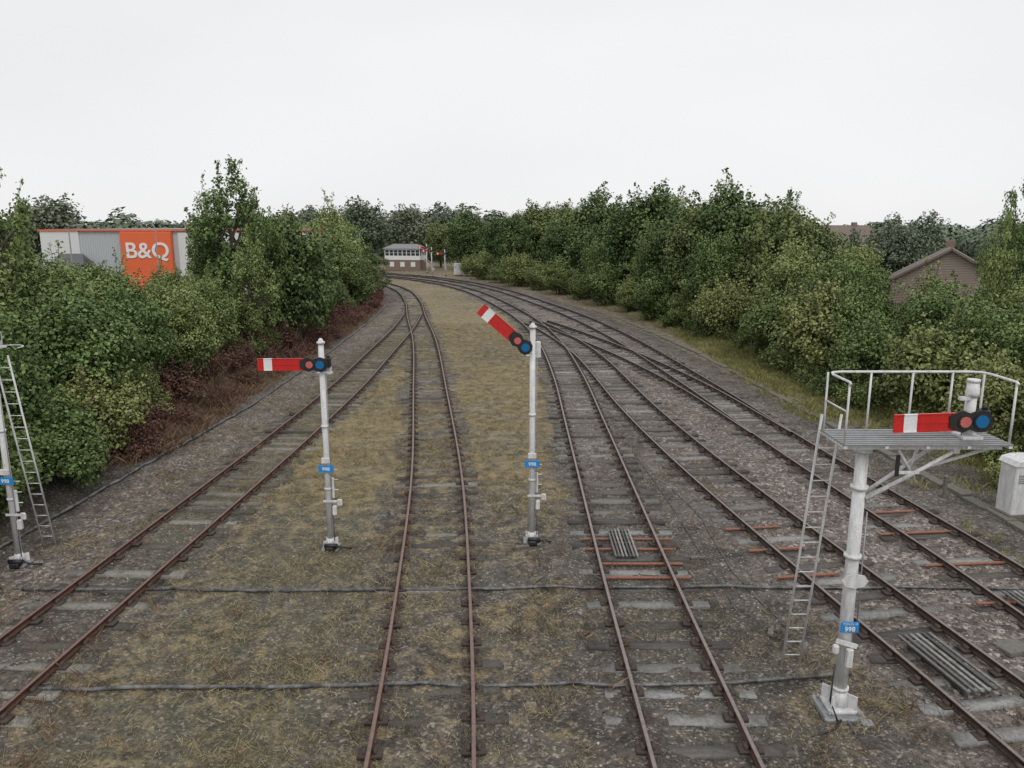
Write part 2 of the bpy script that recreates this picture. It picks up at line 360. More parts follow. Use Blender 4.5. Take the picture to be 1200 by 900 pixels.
def track(key,top,slp,stop,jz,miss=0.0,zoff=0.0,rust='rust'):
    root=empty('railway_track'); P=CL[key]
    parts=[sweep(P,o,RB+zoff,PROF) for o in (-.7525,.7525)]
    T=np.gradient(P,axis=0); T/=np.linalg.norm(T,axis=1)[:,None]; N=np.c_[T[:,1],-T[:,0]]
    ii=np.arange(17,len(P)-2,36)
    for o in (-.7525,.7525):
        for q in (-.026,.026):
            C=np.c_[P[ii]+N[ii]*(o+q),np.full(len(ii),RB+.072+zoff)]
            Vb,Fb=boxes(C,np.arctan2(N[ii,1],N[ii,0]),(.024,.5,.07)); parts.append((Vb,Fb,0))
    V,F,m=merge(parts); o=link(bpy.data.objects.new('rails',np_mesh('rails',V,F,[rust,top],m))); o.parent=root
    s=np.arange(0.3,(len(P)-1)*.5,.74)+ (RNG.random(int(np.ceil(((len(P)-1)*.5-.3)/.74)))-.5)*.08
    px=np.interp(s,np.arange(len(P))*.5,P[:,0]);py=np.interp(s,np.arange(len(P))*.5,P[:,1])
    nx_=np.interp(s,np.arange(len(P))*.5,N[:,0]);ny_=np.interp(s,np.arange(len(P))*.5,N[:,1])
    keep=(RNG.random(len(s))>miss); ang=np.arctan2(ny_,nx_)+(RNG.random(len(s))-.5)*.04
    n=len(s); sh=(RNG.random(n)-.5)*.14
    C=np.c_[px+nx_*sh,py+ny_*sh,stop-.065+(RNG.random(n)-.5)*jz]
    sz=np.c_[2.5+(RNG.random(n)-.5)*.2,.235+(RNG.random(n)-.5)*.05,np.full(n,.13)]
    V,F=boxes(C[keep],ang[keep],sz[keep],.022,tilt=.02)
    o=link(bpy.data.objects.new('sleepers',np_mesh('sleepers',V,F,[slp]))); o.parent=root
    parts=[]
    for q in (-.7525,.7525):
        for a,b,c,d in ((0,.36,.19,.05),(.075,.05,.12,.12),(-.075,.06,.12,.11)):
            Cc=np.c_[px+nx_*(q+a),py+ny_*(q+a),np.full(n,max(stop,.02)+d/2-.005)]
            Vb,Fb=boxes(Cc,ang,(b,c,d),.006); parts.append((Vb,Fb,0))
    V,F,m=merge(parts); o=link(bpy.data.objects.new('rail_chairs',np_mesh('rail_chairs',V,F,['chair'],m))); o.parent=root
track('A','railtop_rusty','sleeper',.042,.045,.04,zoff=0)
track('B','railtop_rusty','sleeper',.034,.045,.06,zoff=0)
track('C','railtop','sleeper_dark',.048,.045,.03,zoff=.0,rust='rust')
track('D','railtop','sleeper_dark',.050,.045,.03,zoff=.003,rust='rust_dark')
track('E','railtop','sleeper_dark',.050,.045,.03,zoff=.006,rust='rust_dark')
track('X','railtop','sleeper_dark',.044,.045,.03,zoff=.002,rust='rust_dark')

# ------------------------------------------------------------------ camera
CAMZ=7.58; TH=math.atan(186/900)
cam=bpy.data.objects.new('camera',bpy.data.cameras.new('camera')); link(cam)
cam.location=(0,0,CAMZ); cam.rotation_euler=(math.pi/2-TH,0,0)
cam.data.sensor_width=36; cam.data.lens=27.0; cam.data.clip_end=5000; cam.data.clip_start=0.1
scene.camera=cam

# ------------------------------------------------------------------ foliage
def leaves(C,Nrm,size,rng,asp=.7):
    n=len(C); 
    Nrm=Nrm/(np.linalg.norm(Nrm,axis=1)[:,None]+1e-9)
    r=rng.normal(size=(n,3)); a=np.cross(Nrm,r); a/=np.linalg.norm(a,axis=1)[:,None]+1e-9
    b=np.cross(Nrm,a); l=(size*(.6+.8*rng.random(n)))[:,None]
    V=np.empty((n,4,3)); V[:,0]=C-a*l*.5; V[:,1]=C+b*l*asp*.5+a*l*.05+Nrm*l*.08; V[:,2]=C+a*l*.5-Nrm*l*.15; V[:,3]=C-b*l*asp*.5+a*l*.05+Nrm*l*.08
    return V.reshape(-1,3),np.arange(4*n).reshape(n,4)
def tubeV(pts,rads,n=6):
    mb=MB(); mb.tube(pts,rads,0,n); 
    return np.array(mb.v),np.array([q for q in mb.f if len(q)==4])
def tree_mesh(name,seed,H,R,base,ncl,lpc,leaf,lm,spiky=0,cr=(.14,.36),stems=1,tsp=1.0):
    rng=np.random.default_rng(seed); parts=[];tints=[]
    hz=(H-base)/2; cz=base+hz
    d=rng.normal(size=(ncl,3)); d/=np.linalg.norm(d,axis=1)[:,None]
    r=.35+.65*rng.random(ncl)**.6
    lobe=.60+.72*vnoise(np.arctan2(d[:,1],d[:,0])*1.3,d[:,2]*1.6,1.0,seed*7.3)
    r=r*lobe
    rc=R*(cr[0]+(cr[1]-cr[0])*rng.random(ncl)**1.4)
    C=np.c_[d[:,0]*(R-rc*.6)*r,d[:,1]*(R-rc*.6)*r,cz+d[:,2]*(hz-rc*.5)*r]
    sh=1-.22*np.clip((C[:,2]-cz)/hz,0,1); C[:,0]*=sh; C[:,1]*=sh
    C[:,2]=np.maximum(C[:,2],base+rc*.3)
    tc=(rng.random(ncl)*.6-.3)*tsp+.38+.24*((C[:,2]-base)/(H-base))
    for i in range(ncl):
        n=int(lpc*(.6+.8*rng.random())*(rc[i]/(R*.26))**1.5)
        q=rng.normal(size=(n,3)); q/=np.linalg.norm(q,axis=1)[:,None]
        rad=rc[i]*(.45+.75*rng.random(n)**.8)*(1+.25*np.sin(q[:,0]*5+i)*np.cos(q[:,1]*4-i))
        P=C[i]+q*rad[:,None]*np.array([1.15,1.15,.75])
        N=q*.6+np.array([0,0,.75])+rng.normal(size=(n,3))*.5
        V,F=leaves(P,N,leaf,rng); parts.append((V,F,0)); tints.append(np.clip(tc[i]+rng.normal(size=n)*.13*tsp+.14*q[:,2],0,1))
    nsh=int(34+40*spiky)
    for i in range(nsh):
        k=rng.integers(ncl); s=C[k]+np.array([0,0,rc[k]*.5])
        dirv=(C[k]-np.array([0,0,cz-hz*.5])); dirv/=np.linalg.norm(dirv)+1e-6
        dirv=dirv*(.8)+np.array([0,0,.4+.5*spiky])+rng.normal(size=3)*.32; dirv/=np.linalg.norm(dirv)
        L=rc[k]*(.7+.9*rng.random())*(1+.7*spiky); n=int(26*(1+spiky*.5)); tt=rng.random(n)
        P=s+dirv*(tt*L)[:,None]+rng.normal(size=(n,3))*(leaf*.9)*(1.4-tt)[:,None]
        V,F=leaves(P,rng.normal(size=(n,3))+np.array([0,0,.8]),leaf,rng); parts.append((V,F,0)); tints.append(np.clip(.6+rng.normal(size=n)*.15*tsp,0,1))
        if spiky:
            V,F=tubeV([s,s+dirv*L],[.02,.006],5); parts.append((V,F,1)); tints.append(np.zeros(len(F)))
    for s_ in range(stems):
        ox,oy=(rng.normal(size=2)*.12*R if stems>1 else (0,0)); tr=.028*H/(stems**.5)
        top=np.array([ox*2,oy*2,cz+hz*.35]); mid=np.array([ox*1.4+rng.normal()*.1,oy*1.4,cz*.55])
        V,F=tubeV([(ox,oy,-.4),(ox,oy,.15),mid,(mid+top)/2+rng.normal(size=3)*.1,top],[tr*1.35,tr,tr*.75,tr*.5,tr*.2],8); parts.append((V,F,1)); tints.append(np.zeros(len(F)))
        for k in rng.choice(ncl,min(ncl,16//stems+6),replace=False):
            fr=.35+.55*rng.random(); st=np.array([ox*1.3,oy*1.3,0])*(1-fr)+top*fr; st[2]=min(st[2],C[k][2])
            m=(st+C[k])/2+np.array([0,0,.12*R])+rng.normal(size=3)*.06*R
            V,F=tubeV([st,m,C[k]],[tr*.4,tr*.25,tr*.08],5); parts.append((V,F,1)); tints.append(np.zeros(len(F)))
    V,F,m=merge(parts)
    return np_mesh(name,V,F,[lm,'bark'],m,np.concatenate(tints))

T={}
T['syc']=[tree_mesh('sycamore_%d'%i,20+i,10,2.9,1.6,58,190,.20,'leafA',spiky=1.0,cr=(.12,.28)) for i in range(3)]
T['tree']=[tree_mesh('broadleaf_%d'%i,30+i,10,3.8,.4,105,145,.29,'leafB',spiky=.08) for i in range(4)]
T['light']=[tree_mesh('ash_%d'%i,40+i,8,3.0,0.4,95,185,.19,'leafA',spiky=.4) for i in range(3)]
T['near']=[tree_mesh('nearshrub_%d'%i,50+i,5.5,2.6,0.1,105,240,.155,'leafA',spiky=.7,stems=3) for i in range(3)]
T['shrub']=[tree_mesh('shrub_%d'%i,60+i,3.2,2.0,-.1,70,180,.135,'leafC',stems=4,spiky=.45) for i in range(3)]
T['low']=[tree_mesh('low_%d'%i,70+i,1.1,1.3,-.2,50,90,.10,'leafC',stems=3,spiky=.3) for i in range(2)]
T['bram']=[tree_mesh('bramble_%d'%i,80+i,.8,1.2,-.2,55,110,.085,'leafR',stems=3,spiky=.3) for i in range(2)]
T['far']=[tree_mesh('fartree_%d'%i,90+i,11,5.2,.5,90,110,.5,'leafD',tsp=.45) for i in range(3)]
REFH={'syc':10,'tree':10,'light':8,'near':5.5,'shrub':3.2,'low':1.1,'bram':.8,'far':11}
cnt=[0]
def plant(kind,name,x,y,h,w=1.0):
    me=T[kind][cnt[0]%len(T[kind])]; cnt[0]+=1
    s=h/REFH[kind]; z=float(height(x,y))
    if z>0.5 and kind not in('low','bram'): s=max(h-z,1.2)/REFH[kind]
    o=bpy.data.objects.new(name,me); o.location=(x,y,z-.05); o.scale=(s*w,s*w*random.uniform(.9,1.1),s); o.rotation_euler=(0,0,random.uniform(0,6.28)); link(o)
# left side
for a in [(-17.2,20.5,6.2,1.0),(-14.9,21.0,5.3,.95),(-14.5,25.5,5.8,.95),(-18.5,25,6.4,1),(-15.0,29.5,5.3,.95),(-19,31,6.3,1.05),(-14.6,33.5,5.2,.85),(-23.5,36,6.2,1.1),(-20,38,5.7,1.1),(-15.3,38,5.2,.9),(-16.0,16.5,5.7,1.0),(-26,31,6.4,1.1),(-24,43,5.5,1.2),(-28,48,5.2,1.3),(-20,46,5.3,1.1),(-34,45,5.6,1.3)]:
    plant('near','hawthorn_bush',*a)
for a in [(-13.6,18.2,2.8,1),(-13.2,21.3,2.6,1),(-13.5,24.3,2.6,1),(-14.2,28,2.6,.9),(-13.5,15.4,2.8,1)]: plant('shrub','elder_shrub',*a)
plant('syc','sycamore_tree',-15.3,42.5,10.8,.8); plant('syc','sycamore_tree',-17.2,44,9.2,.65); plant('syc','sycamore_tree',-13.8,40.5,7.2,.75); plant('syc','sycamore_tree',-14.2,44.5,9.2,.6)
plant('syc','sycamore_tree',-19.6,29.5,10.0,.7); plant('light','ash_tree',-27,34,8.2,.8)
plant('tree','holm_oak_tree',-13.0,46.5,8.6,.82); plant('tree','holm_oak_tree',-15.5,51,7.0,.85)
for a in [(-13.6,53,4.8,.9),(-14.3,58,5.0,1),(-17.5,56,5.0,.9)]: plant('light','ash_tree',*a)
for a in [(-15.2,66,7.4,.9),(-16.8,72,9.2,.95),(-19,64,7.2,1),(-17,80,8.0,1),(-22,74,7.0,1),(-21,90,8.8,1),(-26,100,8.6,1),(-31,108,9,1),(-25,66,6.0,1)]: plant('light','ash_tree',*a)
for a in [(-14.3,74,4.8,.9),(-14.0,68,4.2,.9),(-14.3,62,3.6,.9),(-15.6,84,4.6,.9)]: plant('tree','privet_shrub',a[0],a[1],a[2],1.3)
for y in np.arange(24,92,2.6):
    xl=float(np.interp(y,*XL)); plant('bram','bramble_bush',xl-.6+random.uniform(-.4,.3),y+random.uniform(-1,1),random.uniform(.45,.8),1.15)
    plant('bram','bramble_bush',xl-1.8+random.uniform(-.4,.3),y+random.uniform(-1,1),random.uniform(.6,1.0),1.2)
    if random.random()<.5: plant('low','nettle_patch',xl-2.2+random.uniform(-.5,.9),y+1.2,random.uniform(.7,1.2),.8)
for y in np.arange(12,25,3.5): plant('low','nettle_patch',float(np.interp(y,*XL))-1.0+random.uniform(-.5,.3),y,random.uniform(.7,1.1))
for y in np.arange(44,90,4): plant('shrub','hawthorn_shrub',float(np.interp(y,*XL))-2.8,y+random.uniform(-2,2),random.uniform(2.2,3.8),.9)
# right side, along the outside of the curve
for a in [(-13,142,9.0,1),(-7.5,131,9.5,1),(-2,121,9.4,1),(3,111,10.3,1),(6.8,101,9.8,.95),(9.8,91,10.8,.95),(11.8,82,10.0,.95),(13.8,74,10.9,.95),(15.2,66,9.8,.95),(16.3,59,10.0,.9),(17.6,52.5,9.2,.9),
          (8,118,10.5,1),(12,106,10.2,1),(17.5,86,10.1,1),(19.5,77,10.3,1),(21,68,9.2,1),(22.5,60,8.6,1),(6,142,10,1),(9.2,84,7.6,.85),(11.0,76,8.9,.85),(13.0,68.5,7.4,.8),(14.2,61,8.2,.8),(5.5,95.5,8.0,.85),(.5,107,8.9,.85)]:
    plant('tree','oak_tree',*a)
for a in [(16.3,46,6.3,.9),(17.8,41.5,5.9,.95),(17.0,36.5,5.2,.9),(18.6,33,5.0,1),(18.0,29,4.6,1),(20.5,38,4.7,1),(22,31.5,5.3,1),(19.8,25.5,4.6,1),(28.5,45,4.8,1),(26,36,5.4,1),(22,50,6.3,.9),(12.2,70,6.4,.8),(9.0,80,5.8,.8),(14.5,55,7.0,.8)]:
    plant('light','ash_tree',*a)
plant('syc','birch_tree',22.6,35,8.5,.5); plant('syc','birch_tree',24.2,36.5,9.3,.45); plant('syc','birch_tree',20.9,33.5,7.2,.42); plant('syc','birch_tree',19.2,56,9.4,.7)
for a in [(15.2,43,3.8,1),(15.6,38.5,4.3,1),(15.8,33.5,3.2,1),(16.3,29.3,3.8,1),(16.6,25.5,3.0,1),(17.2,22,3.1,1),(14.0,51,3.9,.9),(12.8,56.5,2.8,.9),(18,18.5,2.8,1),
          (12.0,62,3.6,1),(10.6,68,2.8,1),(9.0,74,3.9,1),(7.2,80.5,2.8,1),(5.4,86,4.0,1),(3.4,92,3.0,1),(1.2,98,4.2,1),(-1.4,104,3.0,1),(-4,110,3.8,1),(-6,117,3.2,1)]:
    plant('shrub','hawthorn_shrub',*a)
for y in np.arange(16,66,2.6):
    xr=float(np.interp(y,*XR)); plant('low','nettle_patch',xr+1.2+random.uniform(-.7,.8),y,random.uniform(.5,1.4),1.0)
# beyond
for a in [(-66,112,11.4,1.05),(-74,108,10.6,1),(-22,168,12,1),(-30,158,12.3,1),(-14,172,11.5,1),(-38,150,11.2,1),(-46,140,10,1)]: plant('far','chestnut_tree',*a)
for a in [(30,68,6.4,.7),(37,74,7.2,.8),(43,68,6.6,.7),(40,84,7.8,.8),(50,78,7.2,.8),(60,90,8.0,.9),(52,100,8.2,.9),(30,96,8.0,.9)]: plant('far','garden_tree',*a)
def belt():
    rng=np.random.default_rng(3); parts=[];ti=[]
    for i in range(430):
        x=-230+460*rng.random(); y=170+75*rng.random(); h=7.5+6.0*rng.random()*vnoise(x,y,.03,2)+1.0; r=3.5+3*rng.random()
        if x>30: h=5.5+4.2*rng.random()*vnoise(x,y,.03,2)+.6
        n=250; q=rng.normal(size=(n,3)); q/=np.linalg.norm(q,axis=1)[:,None]
        P=np.array([x,y,h*.5])+q*np.array([r,r,h*.5])*(.75+.3*rng.random(n))[:,None]; P[:,2]=np.abs(P[:,2])
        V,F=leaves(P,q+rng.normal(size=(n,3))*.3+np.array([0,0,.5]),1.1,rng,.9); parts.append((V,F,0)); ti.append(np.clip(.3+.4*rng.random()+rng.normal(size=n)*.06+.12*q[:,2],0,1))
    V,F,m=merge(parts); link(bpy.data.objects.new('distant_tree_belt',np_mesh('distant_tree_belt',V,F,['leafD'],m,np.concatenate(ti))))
belt()

# ------------------------------------------------------------------ ground cover
def blades(name,P,h,per,mat,spread=.06,seed=1,wid=.006,lean=.5):
    rng=np.random.default_rng(seed); n=len(P)*per
    B=np.repeat(P,per,axis=0)+np.c_[rng.normal(size=(n,2))*spread,np.zeros(n)]
    hh=np.repeat(h,per)*(.5+.7*rng.random(n)); a=rng.random(n)*6.283
    w=wid*(.7+.8*rng.random(n)); ln=rng.normal(size=(n,2))*lean
    tip=B+np.c_[ln*hh[:,None],hh]; s=np.c_[np.cos(a)*w,np.sin(a)*w,np.zeros(n)]
    mid=(B+tip)/2+np.c_[np.zeros((n,2)),hh*.12]
    V=np.stack([B-s,B+s,mid+s*.7,tip],1).reshape(-1,3); F=np.arange(4*n).reshape(n,4)
    t=np.clip(np.repeat(rng.random(len(P)),per)*.6+rng.random(n)*.4,0,1)
    return link(bpy.data.objects.new(name,np_mesh(name,V,F,[mat],None,t)))
def scatter(n,x0,x1,y0,y1,fn,seed,ybias=1.6):
    rng=np.random.default_rng(seed); x=x0+(x1-x0)*rng.random(n); y=y0+(y1-y0)*rng.random(n)**ybias
    k=fn(x,y)>rng.random(n); x=x[k];y=y[k]
    return np.c_[x,y,height(x,y)-.005]
def fo(x,y):
    o,b,g,r=zones(x,y); return np.clip((o*1.3+2.1*(vnoise(x,y,.8,9)-.5)+1.4*(vnoise(x,y,3.1,4)-.5)-.40),0,1)
P=scatter(66000,-11,8,7.5,60,fo,5,1.7); blades('dry_grass',P,.03+.08*RNG.random(len(P))**1.5,8,'dry',.07,1,.0045,1.0)
def fg(x,y):
    o,b,g,r=zones(x,y); return np.where(x>11,np.clip(g*1.2+.6*o+1.2*(vnoise(x,y,.7,6)-.5),0,1),0)
P=scatter(28000,11.5,18,12,62,fg,6); blades('green_grass',P,.08+.2*RNG.random(len(P)),8,'green',.09,2,.009,.5)
def fw(x,y): return np.clip(.06+.9*sstep((-4.5-x)/3)*sstep((13-y)/4)+.3*(vnoise(x,y,.5,23)>.68),0,1)
P=scatter(4600,-13,8,7.2,26,fw,7,1.3); blades('brown_weeds',P,.06+.2*RNG.random(len(P))**2,10,'weed',.06,3,.0045,.6)
def fr_(x,y): return zones(x,y)[3]*.8
P=scatter(9000,-16,-9,9,70,fr_,8); blades('dead_bracken',P,.15+.3*RNG.random(len(P)),9,'weed',.1,4,.01,.6)
def fs(x,y):
    o,b,g,r=zones(x,y); return np.clip(.28+.8*b-.5*o-1.0*(g>.6),0,1)
P=scatter(80000,-13,14,7.5,40,fs,9,1.5)
n=len(P); rs=.010+.020*RNG.random(n)**2
oc=np.array([[1,0,0],[0,1,0],[-1,0,0],[0,-1,0],[0,0,1],[0,0,-1]],float)
OF=np.array([[0,1,4],[1,2,4],[2,3,4],[3,0,4],[1,0,5],[2,1,5],[3,2,5],[0,3,5]])
V=(oc[None]*(1+.7*(RNG.random((n,6,3))-.5))*rs[:,None,None]*np.array([1.2,1.0,.7])+RNG.normal(size=(n,6,3))*rs[:,None,None]*.15+P[:,None]+np.array([0,0,.008])).reshape(-1,3)
F=(OF[None]+6*np.arange(n)[:,None,None]).reshape(-1,3)
link(bpy.data.objects.new('ballast_stones',np_mesh('ballast_stones',V,F,['stone'])))

# ------------------------------------------------------------------ signals
def text(body,size,loc,mat,parent,name='lettering',rz=0,ext=.002,bold=0):
    c=bpy.data.curves.new(name,'FONT'); c.body=body; c.size=size; c.extrude=ext; c.align_x='CENTER'; c.align_y='CENTER'; c.offset=bold
    c.materials.append(M[mat]); o=bpy.data.objects.new(name,c); o.location=loc; o.rotation_euler=(math.pi/2,0,rz); link(o); o.parent=parent; return o
def ladder(parent,a,b,w=.3,mat='white',n=None,hoop=True,wd=(1,0,0)):
    mb=MB(); a=Vector(a);b=Vector(b); wv=Vector(wd)*w/2
    for s in (-1,1): mb.tube([a+wv*s,b+wv*s],.020,0,6)
    L=(b-a).length; k=int(L/.28)
    for i in range(1,k): p=a.lerp(b,i/k); mb.tube([p-wv,p+wv],.011,0,6)
    if hoop:
        pts=[b+Vector((math.cos(t)*.32,.32+math.sin(t)*.32-.1,.15)) for t in np.linspace(-.3,math.pi+.3,12)]
        mb.tube(pts,.012,0,6)
    return mb.obj('ladder',[mat],parent)
MM=['white','red','black','blueglass','redglass','galv','armwhite','bluesign']
def arm_parts(parent,px,y0,pz,ang,L,hw=.125):
    ca,sa=math.cos(ang),math.sin(ang)
    R=lambda u,w:(px-u*ca+w*sa,pz+u*sa+w*ca)
    def poly(p): return [R(u,w) for u,w in p]
    mb=MB(); st=L-.33; sw=.19
    mb.prism(poly([(.36,-hw),(.36,hw),(st,hw),(st,-hw)]),y0-.012,y0+.012,1)
    mb.prism(poly([(st,-hw),(st,hw),(st+sw,hw),(st+sw,-hw)]),y0-.013,y0+.012,6)
    mb.prism(poly([(st+sw,-hw),(st+sw,hw),(L,hw),(L,-hw)]),y0-.012,y0+.012,1)
    for a_,b_,mt in ((.36,st,1),(st,st+sw,6),(st+sw,L,1)):
        for w in (-hw-.006,hw+.006):
            mb.prism(poly([(a_,w-.008),(a_,w+.008),(b_,w+.008),(b_,w-.008)]),y0-.022,y0+.02,mt)
    mb.prism(poly([(.36,-.012),(.36,.012),(st,.012),(st,-.012)]),y0-.020,y0-.0125,1)
    mb.obj('semaphore_arm',MM,parent)
    mb=MB()
    out=[(.46,-.07),(.46,.09),(.34,.15),(.26,.165),(.16,.12),(.09,.15),(.0,.17),(-.1,.14),(-.16,.05),(-.16,-.07),(-.1,-.15),(.0,-.17),(.09,-.15),(.16,-.12),(.26,-.165),(.34,-.14)]
    mb.prism(poly(out),y0-.035,y0-.014,2)
    for u,mt,r in ((.24,4,.080),(.0,3,.095)):
        rim=[(u+math.cos(t)*(r+.024),math.sin(t)*(r+.024)) for t in np.linspace(0,2*math.pi,20,endpoint=False)]
        mb.prism(poly(rim),y0-.052,y0-.036,2)
        dsc=[(u+math.cos(t)*r,math.sin(t)*r) for t in np.linspace(0,2*math.pi,20,endpoint=False)]
        mb.prism(poly(dsc),y0-.06,y0-.053,mt)
    mb.obj('spectacle',MM,parent)
    mb=MB(); mb.tube([(px+.02,y0-.02,pz),(px+.02,y0+.26,pz)],.03,2,8)
    mb.box((px+.14,y0+.16,pz+.02),(.12,.16,.22),2,bev=.02); mb.tube([(px+.14,y0+.16,pz+.13),(px+.14,y0+.16,pz+.2)],[.045,.03],2,8)
    mb.obj('signal_lamp',MM,parent)
def base_foot(mb,s=1.0):
    mb.box((0,0,.04),(.42*s,.42*s,.08),5,bev=.03); mb.tube([(0,0,.08),(0,0,.30)],[.12*s,.085*s],0,14)
    for i in range(4):
        a=math.pi/4+i*math.pi/2; mb.box((math.cos(a)*.13*s,math.sin(a)*.13*s,.17),(.14*s,.02,.18),0,Matrix.Rotation(a,3,'Z'))
def semaphore(x,y,h,az,ang,L,plate=True,lad=True,ladside=0.05,mech=True,apx=0.0):
    z=float(height(x,y)); root=empty('semaphore_signal',(x,y,z-.02))
    mb=MB(); base_foot(mb); mb.tube([(0,0,.25),(0,0,h*.5),(0,0,h-.05)],[.078,.070,.063],0,16)
    mb.tube([(0,0,h-.06),(0,0,h-.02),(0,0,h),(0,0,h+.06)],[.095,.095,.06,.03],0,14)
    for q in (.3,.6): mb.tube([(0,0,h*q),(0,0,h*q+.05)],.088,0,14)
    mb.box((.02,.16,az-.25),(.34,.2,.03),0); mb.box((.13,.1,az-.05),(.12,.12,.3),0,bev=.02); mb.obj('post',MM,root)
    arm_parts(root,apx,-.13,az,ang,L)
    mb=MB(); mb.tube([(.10,-.06,az-.1),(.10,-.06,.75)],.008,5,6)
    if mech:
        mb.box((.10,-.09,1.25),(.42,.02,.05),0); mb.box((.28,-.09,1.22),(.12,.06,.16),0,bev=.02)
        mb.box((.14,-.03,1.0),(.10,.10,.22),0,bev=.015); mb.box((.11,.0,1.55),(.07,.05,.5),0,bev=.01)
        for q in (1.5,1.75,2.0): mb.tube([(.05,.02,q),(.24,.02,q)],.011,0,6)
        mb.tube([(.12,-.1,.75),(.12,-.1,.2),(.3,-.15,.08)],.012,2,6); mb.box((.02,-.20,.10),(.22,.16,.12),2,bev=.03); mb.tube([(-.10,-.22,.19),(.2,-.22,.19)],.05,2,10)
        mb.tube([(.1,-.2,.08),(.3,-.3,.22),(.42,-.2,.12),(.5,0,.04)],.02,2,6)
    mb.obj('balance_gear',MM,root)
    if plate:
        mb=MB(); mb.box((0,-.105,2.05),(.36,.015,.17),7,bev=.004); mb.box((0,-.10,2.25),(.2,.06,.13),0,bev=.01); mb.obj('number_plate',MM,root)
        text('998',.12,(0,-.117,2.045),'armwhite',root,bold=.002)
    if lad: ladder(root,(ladside,1.05,0),(ladside-.02,.26,az-.45),.3,'white')
    return root
semaphore(-11.2,16.3,5.25,5.25,0,1.4)
semaphore(-4.34,17.25,5.05,4.53,0,1.42,lad=False)
semaphore(.48,17.6,5.35,4.86,math.radians(41),1.36,lad=False,apx=-.17)
semaphore(-12.0,116,4.4,3.9,0,1.4,False,False); semaphore(-10.2,118,4.0,3.4,0,1.3,False,False); semaphore(-13.6,124,4.6,4.1,0,1.3,False,False)

